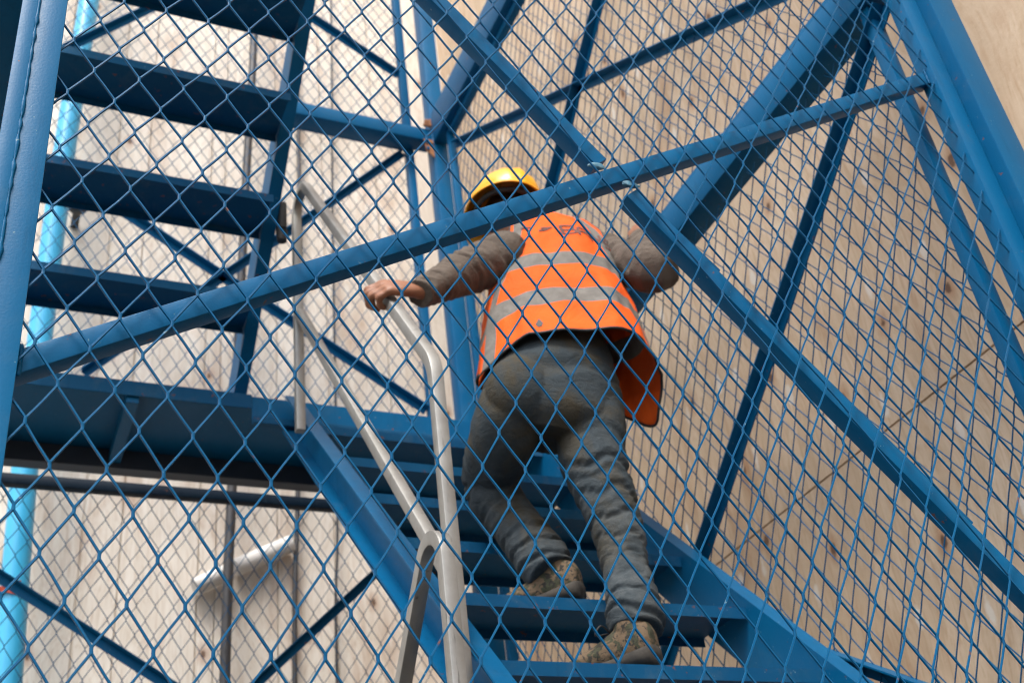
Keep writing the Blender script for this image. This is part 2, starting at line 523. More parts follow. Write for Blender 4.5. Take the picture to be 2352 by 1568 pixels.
# far panels
def far_panel(z0, z1, label, braces, railz):
    t = thing('mesh_panel', label, 'mesh panel', 'mesh panels of the stair cage')
    YF = 4.56
    bm = BM()
    wire_mesh(bm, (0, YF, 0), (1, 0, 0), (0, 0, 1), (0, 1, 0), -.05, 1.885, z0 + .02, z1 - .02, .9, 2.9, .0027, .004, 9 + z0)
    obj('wire_mesh', bm, BLUE_W, t, True, math.radians(50))
    for x in (-.055, 1.885):
        bm = BM(); box(bm, (x - .022, 4.50, z0), (x + .022, 4.545, z1), .003); obj('upright', bm, BLUE, t, True, math.radians(40))
    for z in (z0 + .024, z1 - .024):
        bm = BM(); box(bm, (-.0325, 4.5015, z - .023), (1.8625, 4.5435, z + .023), .003); obj('rail', bm, BLUE_SHADED if z0 < 1 else BLUE, t, True, math.radians(40))
    for (xa, za), (xb, zb) in braces:
        bm = BM(); 
        d = V((xb - xa, 0, zb - za)).normalized()
        nrm = d.cross(V((0, 1, 0)))
        if nrm.z < 0: nrm = -nrm
        a, b = V((xa, 4.522, za)), V((xb, 4.522, zb))
        prof = [(.018, -.024), (.018, .016), (-.018, .016), (-.018, .0115), (.0135, .0115), (.0135, -.024)]
        ring_skin(bm, [[p + nrm * u_ + V((0, 1, 0)) * v_ for u_, v_ in prof] for p in (a, b)])
        obj('brace', bm, BLUE, t, False)
    return t
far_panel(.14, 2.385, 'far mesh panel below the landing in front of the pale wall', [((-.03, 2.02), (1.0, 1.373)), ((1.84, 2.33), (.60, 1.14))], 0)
far_panel(2.62, 4.66, 'far mesh panel above the landing behind the dark stair undersides', [((.02, 4.06), (1.855, 2.91)), ((1.855, 4.585), (.30, 2.90))], 0)
far_panel(4.72, 6.9, 'topmost far mesh panel above the upper level beam', [((1.12, 5.66), (1.86, 5.20)), ((.02, 4.79), (1.0, 5.90))], 0)

# ------------------------------------------------------------------ level beams
def hbeam(lo, hi, label):
    bm = BM(); box(bm, lo, hi, .004)
    return tag(obj('level_beam', bm, BLUE, None, True, math.radians(40)), label, 'steel beam', 'level beams of the stair cage')
hbeam((2.0, 1.475, 2.452), (2.104, 4.397, 2.572), 'heavy blue beam with dark underside running from the top right down behind the worker')
hbeam((1.985, 1.475, 4.58), (2.066, 4.397, 4.80), 'heavy blue beam with pale side at top centre meeting the rear corner post')
hbeam((-.165, 1.475, 2.35), (-.075, 4.397, 2.46), 'dark blue beam at the far left edge beside the near mesh panel')
hbeam((-.072, 4.402, 4.59), (1.979, 4.498, 4.68), 'blue cross beam between the stair stringer and rear corner post at upper level')

# gusset plates and bolts where beams meet posts, weld beads at the brace ends
def gusset(pts, off, name_label):
    t_ = thing('gusset_plate', name_label, 'bracket', 'gusset plates at the beam joints')
    bm = BM(); off = V(off)
    a_ = [bm.verts.new(V(p)) for p in pts]; b_ = [bm.verts.new(V(p) + off) for p in pts]
    bm.faces.new(a_); bm.faces.new(list(reversed(b_)))
    for i in range(len(pts)):
        j = (i + 1) % len(pts); bm.faces.new((a_[i], a_[j], b_[j], b_[i]))
    obj('plate', bm, RUSTY, t_)
    c_ = sum((V(p) for p in pts), V()) / len(pts)
    q = off.normalized().to_track_quat('Z', 'Y').to_matrix().to_4x4()
    for p in pts[:3]:
        bm = BM(); bmesh.ops.create_cone(bm, cap_ends=True, segments=6, radius1=.010, radius2=.010, depth=.016, matrix=Matrix.Translation(c_.lerp(V(p), .55) + off) @ q)
        obj('bolt', bm, RUSTY if rnd.random() < .6 else BLUE, t_)
gusset([(1.979, 4.395, 4.587), (1.925, 4.395, 4.587), (1.935, 4.395, 4.50), (1.979, 4.395, 4.46)], (0, -.006, 0), 'small rusty tab plate under the upper cross beam at rear post')
gusset([(1.979, 4.395, 4.685), (1.93, 4.395, 4.685), (1.94, 4.395, 4.73), (1.979, 4.395, 4.75)], (0, -.006, 0), 'small rusty tab plate on top of the upper cross beam at rear post')

# ------------------------------------------------------------------ right flight (climbs away)
XL, XR = 1.035, 1.905
S = 1.025
def zs(y): return .761 + S * (y - 2.163)     # top edge of left stringer
t = thing('stair_flight', 'blue steel stair flight the worker is climbing', 'stairs', 'stair flights of the tower')
def channel(bm, p0, p1, x_web, sgn, h, fl, th=.006):
    """C channel along p0->p1 (top edge line in the Y-Z plane); web at x_web, flanges pointing sgn"""
    d = (p1 - p0).normalized()
    nrm = V((1, 0, 0)).cross(d)
    if nrm.z > 0: nrm = -nrm     # down
    prof = [(0, 0), (sgn * fl, 0), (sgn * fl, th), (sgn * th, th * 1.6), (sgn * th, h - th * 1.6), (sgn * fl, h - th), (sgn * fl, h), (0, h)]
    ring_skin(bm, [[V((x_web + a, p.y, p.z)) + nrm * b for a, b in prof] for p in (p0, p1)])
bm = BM()
channel(bm, V((0, 1.86, zs(1.86))), V((0, 3.80, zs(3.80))), XL, -1, .128, .052)
obj('stringer', bm, BLUE, t)
bm = BM()
channel(bm, V((0, 1.86, zs(1.86) + .02)), V((0, 3.80, zs(3.80) + .02)), XR, 1, .165, .055)
obj('stringer', bm, BLUE, t)
KY, KZ, RY, RZ = 2.255, .845, .2535, .262
def tread_bm(x0, x1, y, z, dep, lip, back, sgn=1):
    """folded plate tread: front lip, deck, back lip; sgn: direction of depth"""
    th = .005
    bm = BM()
    pr = [(0, 0), (dep, 0), (dep, -back), (dep - th, -back), (dep - th, -th), (th, -th), (th, -lip), (0, -lip)]
    ring_skin(bm, [[V((x, y + sgn * a, z + b)) for a, b in pr] for x in (x0, x1)])
    es = [e for e in bm.edges if abs(e.verts[0].co.x - e.verts[1].co.x) > .1 and abs(e.verts[0].co.z - z) < 1e-5]
    bmesh.ops.bevel(bm, geom=es, offset=.004, segments=2, affect='EDGES')
    return bm
for k in range(-1, 6):
    obj('tread', tread_bm(XL + .001, XR - .001, KY + RY * k, KZ + RZ * k, .225, .034, .03), BLUE_D, t, True, math.radians(40))

# ------------------------------------------------------------------ landing
t = thing('stair_landing', 'blue steel landing with dark underside between the two flights', 'landing')
LY = 3.85
bm = BM(); box(bm, (-.07, LY, 2.395), (.868, LY + .006, 2.458), .002); obj('edge_plate', bm, BLUE_D, t)
bm = BM(); box(bm, (.8685, LY + .004, 2.352), (1.975, LY + .012, 2.452), .002); obj('edge_plate', bm, BLUE, t)
bm = BM(); box(bm, (.8685, LY - .03, 2.318), (1.90, LY + .003, 2.348), .002); obj('edge_angle', bm, BLUE_D, t)
bm = BM(); box(bm, (-.07, LY + .0125, 2.436), (1.975, 4.39, 2.4435), 0); obj('deck', bm, BLUE, t)
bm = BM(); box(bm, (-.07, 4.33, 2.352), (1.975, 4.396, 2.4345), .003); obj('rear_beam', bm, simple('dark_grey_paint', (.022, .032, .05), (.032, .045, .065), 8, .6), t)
for x in (.41, 1.45):
    bm = BM(); box(bm, (x, LY + .013, 2.372), (x + .045, 4.328, 2.4345), .002); obj('stiffener', bm, BLUE, t)
bm = BM(); box(bm, (1.70, 4.20, 2.4445), (1.97, 4.30, 2.60), .01)
for v_ in bm.verts: v_.co += V((1, 1, 1)) * noise.noise(v_.co * 9) * .02
obj('rusty_packing', bm, RUSTY, t, True, math.radians(40))

# near landing below the picture, which carries the foot of the flight
# ------------------------------------------------------------------ left flight (climbs towards the viewer, seen from below)
t = thing('stair_flight', 'blue steel stair flight seen from below with dark tread undersides', 'stairs', 'stair flights of the tower')
def zl(y): return 3.566 - .976 * (y - 2.844)       # underside of the right stringer
def chan_up(bm, y0, y1, x_web, sgn):
    d = V((0, y1 - y0, zl(y1) - zl(y0))).normalized()
    nrm = V((1, 0, 0)).cross(d)
    if nrm.z < 0: nrm = -nrm
    h, fl, th = .15, .05, .006
    prof = [(0, 0), (sgn * fl, 0), (sgn * fl, th), (sgn * th, th), (sgn * th, h - th), (sgn * fl, h - th), (sgn * fl, h), (0, h)]
    ring_skin(bm, [[V((x_web + a, y, zl(y))) + nrm * b for a, b in prof] for y in (y0, y1)])
bm = BM(); chan_up(bm, 1.90, 3.985, .815, 1); obj('stringer', bm, BLUE, t)
bm = BM(); chan_up(bm, 1.90, 3.985, -.02, -1); obj('stringer', bm, BLUE, t)
AY, AZ, DY, DZ = 3.02, 3.245, .268, -.262
for k in range(-3, 3):
    obj('tread', tread_bm(-.019, .814, AY + DY * k, AZ + DZ * k, .235, .04, .03), BLUE_D, t, True, math.radians(40))
bm = BM(); box(bm, (.8665, 3.40, 2.93), (.895, 3.47, 3.06), .008)
bmesh.ops.create_cone(bm, cap_ends=True, segments=14, radius1=.018, radius2=.022, depth=.05, matrix=Matrix.Translation((.881, 3.43, 2.91)))
obj('bracket', bm, BLACKM, t, True, math.radians(35))
# ------------------------------------------------------------------ handrails
PT = rrect(.0325, .0325, .003, 2)
t = thing('handrail', 'galvanised square tube handrail the worker holds with top rail and mid rail', 'handrail', 'galvanised handrails')
Xa, Xb = .962, .962
YA, ZA = 2.268, 1.60; A0 = V((Xa, YA, .62))
top = aX(672, 425, Xb); B1 = aX(690, 990, Xb)
B0 = V((Xb, B1.y, top.z + .03)); Bend = V((Xb, B1.y, B1.z))
path = fit_path([A0, V((Xa, YA, ZA)), V((Xb, B1.y + .0, top.z + .02)), Bend], [.15, .078])
latv = V((1, (0), 0))
bm = BM(); sweep(bm, path, PT, latv); obj('top_rail', bm, GALV, t, True, math.radians(28))
M0 = V((Xa - .001, YA + .018, 1.045)); M1 = aX(690, 735, Xb); M1.y = B1.y - .02; M1.z = aX(684, 728, Xb).z
bm = BM(); beam(bm, M0, M1, .033, .033, (0, -.7, .7), .005); obj('mid_rail', bm, GALV, t, True, math.radians(35))

t = thing('handrail', 'galvanised square tube handrail end bent into an upside down U', 'handrail', 'galvanised handrails')
Xu = .90
Utop = aX(1000, 1235, Xu)
dslope = V((0, .30, -.29)).normalized()
Uc = V((Xu, 2.158, Utop.z + .115))
Ue = aX(926, 1568, Xu)
path = fit_path([V((Xu, 2.158, .50)), Uc, Ue + (Ue - Uc) * .6], [.070])
bm = BM(); sweep(bm, path, PT, latv); obj('top_rail', bm, GALV, t, True, math.radians(28))

# ------------------------------------------------------------------ pipes and fittings on the far wall
t = thing('drain_pipe', 'bright cyan plastic pipe standing against the pale wall at left', 'pipe')
bm = BM()
pts = [aY(222, -150, 4.95), aY(205, 0, 4.95), aY(154, 308, 4.95), aY(112, 619, 4.95), aY(58, 1067, 4.95), aY(17, 1568, 4.95)]
pts.append(V((pts[-1].x + .03, 4.95, .8))); pts.append(V((pts[-2].x + .03, 4.95, GZ)))
pts.insert(0, V((pts[0].x + .01, 4.95, 8.5)))
tube(bm, pts, [.056] * len(pts), 8, 32)
obj('pipe_run', bm, PIPE, t, True, math.radians(60))
c = aY(24, 1362, 4.95)
bm = BM()
for dz, tl in ((.012, .10), (-.012, -.06)):
    rings = []
    for k in range(33):
        a = 2 * PI * k / 32
        q = c + V((math.cos(a) * .059, math.sin(a) * .059, dz + tl * .25 * math.cos(a)))
        rings.append([q + V((math.cos(a) * r_, math.sin(a) * r_, z_)) for r_, z_ in ((-.001, -.012), (.003, -.012), (.003, .012), (-.001, .012))])
    ring_skin(bm, rings, cap=False)
obj('strap', bm, REDM, t, True, math.radians(40))
bm = BM()
c2 = aY(178, 480, 5.05)
bmesh.ops.create_icosphere(bm, subdivisions=3, radius=.035, matrix=Matrix.Translation(c2) @ Matrix.Diagonal((1.3, 1, .8, 1)))
for v_ in bm.verts: v_.co += V((1, 1, 1)) * noise.noise(v_.co * 40) * .01
box(bm, c2 + V((-.09, -.012, -.015)), c2 + V((0, .012, .015)), .004)
box(bm, c2 + V((-.02, 0, -.012)), c2 + V((.02, .16, .012)), .004)
obj('clamp', bm, DARKPIPE, t, True, math.radians(40))

bm = BM()
pts = [V((1.15, 5.02, 8.5)), aY(584, 62, 5.02), aY(564, 437, 5.02), aY(533, 1114, 5.02), aY(516, 1568, 5.02)]
pts.append(V((pts[-1].x - .02, 5.02, GZ)))
tube(bm, pts, [.0235] * len(pts), 6, 20)
tag(obj('steel_pipe', bm, DARKPIPE, None, True), 'dark grey steel pipe standing upright in front of the pale wall', 'pipe')
for xs, rr, lab in (([(1.68, 8.5), (760, 0), (764, 513), (775, 1186), (774, 1568)], .007, 'thin dark rod upright on the pale wall right of the handrail loop'),
                    ([(1.42, 8.5), (690, 560), (684, 1135), (677, 1568)], .0125, 'slim grey conduit upright on the pale wall beside the stringer')):
    bm = BM()
    pts = [V((xs[0][0], 5.15, 8.5))] + [aY(a, b_, 5.15) for a, b_ in xs[1:]]
    pts.append(V((pts[-1].x, 5.15, GZ)))
    tube(bm, pts, [rr] * len(pts), 4, 12)
    tag(obj('conduit', bm, DARKPIPE, None, True), lab, 'conduit')
def stub(pa, pb, r, label):
    bm = BM()
    d = (pb - pa).normalized()
    x, y, d = frame(d, V((0, 1, 0)))
    n = 24
    prof = [(r, 0), (r, (pb - pa).length), (r * .82, (pb - pa).length), (r * .82, .02)]
    rings = [[pa + d * h + x * (math.cos(2*PI*k/n) * q) + y * (math.sin(2*PI*k/n) * q) for k in range(n)] for q, h in prof]
    ring_skin(bm, rings)
    t = thing('pipe_stub', label, 'pipe stub', 'white pipe stubs on the pale wall')
    obj('sleeve', bm, WHITEP, t, True, math.radians(40))
    bm = BM()
    bmesh.ops.create_cone(bm, cap_ends=True, segments=24, radius1=r * .8, radius2=r * .8, depth=.012,
                          matrix=Matrix.Translation(pb - d * .03) @ d.to_track_quat('Z', 'Y').to_matrix().to_4x4())
    bm2 = bm
    obj('plug', bm2, BLACKM, t, True, math.radians(40))
stub(aY(447, 1347, 5.145), aY(529, 1311, 5.145), .04, 'white pipe stub on the pale wall left of the dark steel pipe')
stub(aY(541, 1303, 5.145), aY(668, 1248, 5.145), .042, 'white pipe stub on the pale wall right of the dark steel pipe')


# ------------------------------------------------------------------ the worker
def fabric(name, c1, c2, dirt, dscale, dlo, bst, rough=.85, weave=420, dusty=None):
    mt, nt, b = mat(name)
    vec = coords(nt)
    col = mix(nt, mask(nt, noise_n(nt, vec, 7, 5, .6), .3, .7), c1, c2)
    if dirt:
        dm = noise_n(nt, vec, dscale, 5, .65, .5)
        col = mix(nt, math_n(nt, 'MULTIPLY', mask(nt, dm, dlo - .03, dlo + .12), .8), col, dirt)
    if dusty:      # pale site dust caught on the lower legs
        sp = N(nt, 'ShaderNodeSeparateXYZ'); nt.links.new(vec, sp.inputs[0])
        low = mask(nt, math_n(nt, 'ADD', sp.outputs[2], math_n(nt, 'MULTIPLY', noise_n(nt, vec, 6, 4, .6), .5)), 1.95, 1.35)
        col = mix(nt, math_n(nt, 'MULTIPLY', low, math_n(nt, 'MULTIPLY', mask(nt, noise_n(nt, vec, 16, 5, .7), .35, .65), .8)), col, dusty)
    nt.links.new(col, b.inputs['Base Color'])
    b.inputs['Roughness'].default_value = rough
    b.inputs['Specular IOR Level'].default_value = .25
    h = math_n(nt, 'ADD', noise_n(nt, coords(nt, (1, 1, 1.6)), 26, 5, .65, 1.2), math_n(nt, 'MULTIPLY', noise_n(nt, vec, weave, 2, .5), .15))
    bump(nt, b, h, bst, .014)
    return mt
DENIM = fabric('worn_grey_denim', (.016, .024, .029), (.033, .046, .056), (.048, .038, .021), 6, .49, .45, dusty=(.085, .097, .102))
SHIRT = fabric('grey_brown_cotton', (.085, .066, .052), (.115, .092, .075), (.055, .045, .036), 8, .55, .5)
SKIN = simple('skin', (.21, .085, .045), (.26, .115, .062), 30, .5, .18, 240, .35)
HAIR = simple('black_hair', (.010, .009, .008), (.018, .015, .013), 40, .5, .5, 260)
HELM = simple('yellow_plastic', (.80, .34, .006), (.85, .38, .008), 5, .3, .02)
SOLE = simple('dirty_rubber', (.014, .0125, .011), (.05, .043, .035), 16, .85, .5, 60)

def camo():
    mt, nt, b = mat('camouflage_canvas')
    vec = coords(nt, (1, 1, 1))
    wob = N(nt, 'ShaderNodeTexNoise'); wob.inputs['Scale'].default_value = 25; nt.links.new(vec, wob.inputs['Vector'])
    a = N(nt, 'ShaderNodeVectorMath'); a.operation = 'MULTIPLY_ADD'
    nt.links.new(wob.outputs['Color'], a.inputs[0]); a.inputs[1].default_value = (.04, .04, .04); nt.links.new(vec, a.inputs[2])
    n1 = noise_n(nt, a.outputs[0], 34, 2, .5); n2 = noise_n(nt, a.outputs[0], 46, 2, .5, 1)
    col = mix(nt, mask(nt, n1, .50, .53), (.12, .08, .046), (.04, .042, .022))
    col = mix(nt, mask(nt, n2, .56, .585), col, (.02, .018, .014))
    nt.links.new(col, b.inputs['Base Color']); b.inputs['Roughness'].default_value = .9
    bump(nt, b, noise_n(nt, vec, 60, 4, .6), .5, .008)
    return mt
CAMO = camo()

FWD = V((.259, .966, 0)); RGT = V((.966, -.259, 0)); UP = V((0, 0, 1))
def remesh(o, vox, smooth_it=2):
    md = o.modifiers.new('remesh', 'REMESH'); md.mode = 'VOXEL'; md.voxel_size = vox; md.use_smooth_shade = True
    if smooth_it:
        s_ = o.modifiers.new('smooth', 'SMOOTH'); s_.iterations = smooth_it; s_.factor = .5
def rr(px, z): return px * z / FPX
def pr(p, hw): return rr(hw, depth(p))

person = thing('person', 'worker in orange reflective vest and yellow helmet climbing the stairs away from the viewer', 'person')

# --- skeleton points
hipR, hipL = aY(1352, 915, 2.50), aY(1180, 925, 2.52)
kneeR, kneeL = aY(1394, 1165, 2.42), aY(1122, 1092, 2.72)
ankR, ankL = aY(1455, 1408, 2.335), aY(1250, 1298, 2.59)
pelv = aY(1268, 890, 2.50)
shL, shR = aY(1162, 588, 2.63), aY(1378, 585, 2.65)
elL, elR = aY(1062, 628, 2.60), aY(1492, 620, 2.45)
wrL, wrR = aY(952, 682, 2.815), aY(1490, 556, 2.63)
neck, head = aY(1222, 540, 2.71), aY(1168, 508, 2.775)

# --- body: one continuous skin surface
bm = BM()
def ell_ring(c, a, b, ax, ay, n=28): return [c + ax * (math.cos(2*PI*k/n) * a) + ay * (math.sin(2*PI*k/n) * b) for k in range(n)]
tube(bm, [hipL.lerp(hipR, .5) - UP * .06, pelv, aY(1268, 790, 2.56), aY(1270, 690, 2.65), aY(1262, 600, 2.69), neck], [.11, .115, .10, .09, .085, .05], 5, 24, None, 1.2, RGT)
for a_, b_, c_, r in ((hipR, kneeR, ankR, (.06, .045, .030, .028, .024)), (hipL, kneeL, ankL, (.06, .045, .030, .028, .024))):
    tube(bm, [a_, a_.lerp(b_, .5), b_, b_.lerp(c_, .4), c_], r, 5, 18)
for a_, b_, c_ in ((shL, elL, wrL), (shR, elR, wrR)):
    tube(bm, [a_, a_.lerp(b_, .5), b_, b_.lerp(c_, .4), c_], (.05, .045, .038, .036, .026), 5, 16)
    tube(bm, [neck - UP * .06, a_], (.05, .05), 3, 12)
tube(bm, [neck - UP * .05, neck, head - UP * .03], [.06, .054, .056], 4, 18)
# head with face, built in its own frame
hf = (FWD * .93 + V((-.30, 0, -.10))).normalized(); hr = hf.cross(UP).normalized(); hu = hr.cross(hf).normalized()
hu = (hu - hr * .10).normalized(); hr = hf.cross(hu).normalized()
nlat, nlon = 40, 48
rings = []
for i in range(1, nlat):
    ph = PI * i / nlat
    ring = []
    for j in range(nlon):
        th = 2 * PI * j / nlon
        x, y, z = math.sin(ph) * math.cos(th), math.sin(ph) * math.sin(th), math.cos(ph)   # y = forward
        p = V((x * .076, y * .095, z * .112))
        if z < -.1:
            k = min(1, (-.1 - z) / .8); p.x *= 1 - .32 * k; p.y += .012 * k * (y > 0)
            if y < 0: p.y *= 1 - .35 * k
        if y > 0:
            p.y += .020 * math.exp(-((x / .16) ** 2 + ((z + .22) / .20) ** 2))       # nose
            p.y += .005 * math.exp(-((x / .5) ** 2 + ((z - .14) / .09) ** 2))        # brow
            for s_ in (-1, 1): p.y -= .010 * math.exp(-(((x - s_ * .40) / .17) ** 2 + ((z - .0) / .10) ** 2))   # eye sockets
            p.y += .006 * math.exp(-((x / .30) ** 2 + ((z + .52) / .05) ** 2)) + .006 * math.exp(-((x / .28) ** 2 + ((z + .63) / .05) ** 2))  # lips
            p.y += .008 * math.exp(-((x / .25) ** 2 + ((z + .88) / .14) ** 2))       # chin
        ring.append(head + hr * p.x + hf * p.y + hu * p.z)
    rings.append(ring)
ring_skin(bm, rings)
for s_ in (-1, 1):      # ears
    c_ = head + hr * (s_ * .078) - hf * .008 - hu * .006
    tube(bm, [c_ + hu * .030 - hf * .006, c_ + hu * .022 + hr * s_ * .014 - hf * .016, c_ - hf * .012 + hr * s_ * .012, c_ - hu * .028], [.006, .009, .009, .006], 4, 10)
# hands
def hand(bm, wrist, dirn, nrm, thumb, sc_, curls, tcurl, spread=.05):
    d = dirn.normalized(); n = (nrm - d * nrm.dot(d)).normalized(); s = d.cross(n)
    if s.dot(thumb) < 0: s = -s
    L = .098 * sc_
    secs = [(-.03, .026, .021), (.0, .027, .019), (.25, .033, .017), (.6, .040, .016), (.92, .041, .0135), (1.04, .038, .009)]
    rings = []
    for t_, w_, h_ in secs:
        c_ = wrist + d * (L * t_) + n * (.004 * math.sin(PI * max(0, t_)))
        ring = []
        for k in range(20):
            a_ = 2 * PI * k / 20
            ca, sa = math.cos(a_), math.sin(a_)
            ring.append(c_ + s * (math.copysign(abs(ca) ** .8, ca) * w_ * sc_) + n * (math.copysign(abs(sa) ** .8, sa) * h_ * sc_))
        rings.append(ring)
    ring_skin(bm, rings)
    lens = ((.043, .026, .021), (.047, .030, .023), (.044, .028, .022), (.034, .021, .019))
    offs = (.029, .0095, -.0105, -.029)
    for f in range(4):
        base = wrist + d * (L * (.98 - (.02, 0, .03, .09)[f])) + s * (offs[f] * sc_) + n * .002
        dd = (d + s * (spread * (1.5 - f) / 1.5)).normalized()
        pts = [base - dd * .018, base]; rad = [.0105 * sc_, .0112 * sc_]
        ang = 0
        for q in range(3):
            ang += curls[f][q]
            v_ = dd * math.cos(ang) - n * math.sin(ang)
            nxt = pts[-1] + v_ * (lens[f][q] * sc_)
            pts += [pts[-1].lerp(nxt, .5), nxt]
            rad += [(.0092, .0084, .0076)[q] * sc_, (.0097, .0088, .0055)[q] * sc_]
        tube(bm, pts, rad, 3, 12)
    b0 = wrist + d * (L * .18) + s * (.022 * sc_) - n * .004
    v1 = (d * .62 + s * .70 - n * .35).normalized()
    p1 = b0 + v1 * (.046 * sc_)
    v2 = (d * math.cos(.5) + s * .15 - n * math.sin(tcurl)).normalized(); p2 = p1 + v2 * (.032 * sc_)
    v3 = (v2 - n * .5 - s * .1).normalized(); p3 = p2 + v3 * (.026 * sc_)
    tube(bm, [b0 - v1 * .01, b0, b0.lerp(p1, .5), p1, p1.lerp(p2, .5), p2, p2.lerp(p3, .5), p3],
         [.013, .0145, .0135, .0115, .0105, .0105, .0095, .006], 3, 12)
# left hand over the rail: rail axis and palm frame
railT = (V((Xa, YA, ZA)) - V((Xb, B1.y, top.z + .02))).normalized()     # pointing down the rail
rp = aX(893, 692, Xa); k_ = (rp.z - ZA) / ((top.z + .02) - ZA)
railC = V((Xa, YA, ZA)).lerp(V((Xb, B1.y, top.z + .02)), k_)
hn = V((1, 0, 0)).cross(railT)
if hn.z < 0: hn = -hn
hd = (V((-1, .0, 0)) + hn * -.04).normalized()
hw_ = railC + hn * (.017 + .021) - hd * .088
wrL = hw_ - hd * .012 + UP * .004
hand(bm, hw_, hd, hn, -railT, 1.14, [(.55, 1.25, .75), (.60, 1.3, .8), (.62, 1.3, .85), (.65, 1.25, .9)], .75)
tube(bm, [elL, elL.lerp(wrL, .6), wrL, hw_ + hd * .015], [.036, .034, .0265, .025], 5, 16)
# right hand against the level beam on the right
hd2 = (V((.15, .35, .75))).normalized(); hn2 = V((-.9, -.4, .2))
wrR = aY(1474, 548, 2.66)
hand(bm, wrR, hd2, hn2, V((-.3, -.9, .3)), 1.0, [(.35, .6, .4)] * 4, .4)
tube(bm, [elR, elR.lerp(wrR, .6), wrR, wrR + hd2 * .02], [.036, .034, .0265, .025], 5, 16)
body = obj('body', bm, SKIN, person, True)
remesh(body, .0042, 2)
bm = BM()
for s_ in (-1, 1):
    bmesh.ops.create_uvsphere(bm, u_segments=16, v_segments=10, radius=.012, matrix=Matrix.Translation(head + hr * (s_ * .030) + hf * .073 - hu * .001))
    if s_ < 0: obj('eye', bm, simple('eye_white', (.6, .58, .55), (.66, .64, .6), 10, .3, 0), person, True); bm = BM()
    else: obj('eye', bm, bpy.data.materials['eye_white'], person, True)

# --- hair
bm = BM()
rings = []
for i in range(0, 24):
    ph = .03 + (PI * .66) * i / 23
    ring = []
    for j in range(40):
        th = 2 * PI * j / 40
        x, y, z = math.sin(ph) * math.cos(th), math.sin(ph) * math.sin(th), math.cos(ph)
        drop = 1.0 if y < .25 else max(.0, 1 - (y - .25) * 2)
        q = V((x * .082, y * .100 - .004, max(z, -.42 * drop + .12 * (1 - drop)) * .118))
        if z < -.42 * drop: q *= .97
        n_ = noise.noise(V((x * 9, y * 9, z * 3))) * .004
        q *= 1 + n_ / .1
        ring.append(head + hr * q.x + hf * q.y + hu * q.z)
    rings.append(ring)
ring_skin(bm, rings)
obj('hair', bm, HAIR, person, True)

# --- hard hat
hc = aY(1160, 483, 2.765)
ha = (hu * .93 + hr * .20 - hf * .10).normalized()      # helmet axis
hfw = (hf - ha * hf.dot(ha)).normalized(); hrr = hfw.cross(ha).normalized()
bm = BM()
rings = []
for i in range(20):
    ph = .02 + (PI / 2 - .02) * i / 19
    ring = []
    for j in range(56):
        th = 2 * PI * j / 56
        rx, ry, rz = .124, .146, .138
        st, cph = math.sin(ph), math.cos(ph)
        x, y = st * math.cos(th), st * math.sin(th)
        ridge = .010 * math.exp(-(x / .10) ** 2) + .005 * math.exp(-((abs(x) - .38) / .07) ** 2)
        ring.append(hc + hrr * (x * (rx + ridge * .3)) + hfw * (y * (ry + ridge * .6)) + ha * (cph * (rz) + ridge * cph))
    rings.append(ring)
brim = []
for j in range(56):
    th = 2 * PI * j / 56
    e = .010 + (.045 * max(0, math.sin(th)) ** 3)
    brim.append(hc + hrr * (math.cos(th) * (.124 + e)) + hfw * (math.sin(th) * (.146 + e)) - ha * (.010 + .010 * max(0, math.sin(th))))
rings.append(brim)
ring_skin(bm, rings, cap=False)
bm.faces.new(list(reversed(bm.verts[:56])))
hat = obj('hard_hat', bm, HELM, person, True)
s_ = hat.modifiers.new('solid', 'SOLIDIFY'); s_.thickness = .004; s_.offset = 0
bm = BM()
tube(bm, [hc + hrr * (math.cos(a_) * .100) + hfw * (math.sin(a_) * .118) - ha * .012 for a_ in [2 * PI * k / 16 for k in range(17)]], [.010] * 17, 3, 8)
obj('headband', bm, BLACKM, hat, True)

# --- trousers
def folds(seed, bands, base=.0025):
    def f(s, th, t):
        r = noise.noise(V((math.cos(th) * 1.6 + seed, math.sin(th) * 1.6, s * 9))) * base * 1.6
        for c_, w_, amp, kf, sl_ in bands:
            e = math.exp(-((t - c_) / w_) ** 2)
            ph = s * kf + sl_ * math.sin(th + seed) + 2.2 * noise.noise(V((math.cos(th) * 1.1 + seed * 2, math.sin(th) * 1.1, s * 5)))
            sn = math.sin(ph * .5)
            r += 1.15 * amp * e * (.35 - 1.6 * math.exp(-(sn / .34) ** 2) + .5 * math.exp(-((abs(sn) - .62) / .2) ** 2))      # narrow creases between taut cloth
        return r
    return f
bm = BM()
wpt = aY(1266, 795, 2.525)
tube(bm, [wpt + UP * .02, aY(1268, 840, 2.515), aY(1266, 905, 2.50), aY(1262, 965, 2.49), aY(1256, 1010, 2.50)], [.118, .134, .146, .136, .10], 6, 40, folds(3, [(.5, .5, .0045, 34, 1.4)]), 1.33, RGT)
# seat
for c_, r_ in ((aY(1198, 905, 2.45), .102), (aY(1338, 895, 2.455), .104)):
    bmesh.ops.create_uvsphere(bm, u_segments=28, v_segments=18, radius=r_, matrix=Matrix.Translation(c_) @ Matrix.Diagonal((1, .85, 1.1, 1)))
RP = [aY(1328, 860, 2.49), aY(1346, 920, 2.475), aY(1356, 985, 2.46), aY(1362, 1055, 2.445), aY(1388, 1130, 2.43), aY(1418, 1215, 2.41), aY(1436, 1300, 2.385), aY(1453, 1375, 2.345), aY(1459, 1418, 2.328), aY(1462, 1450, 2.322)]
RW = [52, 82, 82, 77, 67, 58, 55, 57, 64, 60]
tube(bm, RP, [pr(p, w_) for p, w_ in zip(RP, RW)], 9, 44, folds(11, [(.02, .16, .005, 55, 1.3), (.42, .13, .0055, 70, 1.2), (.60, .14, .0045, 95, .8), (.86, .13, .0085, 120, 1.6)]), 1.0, RGT)
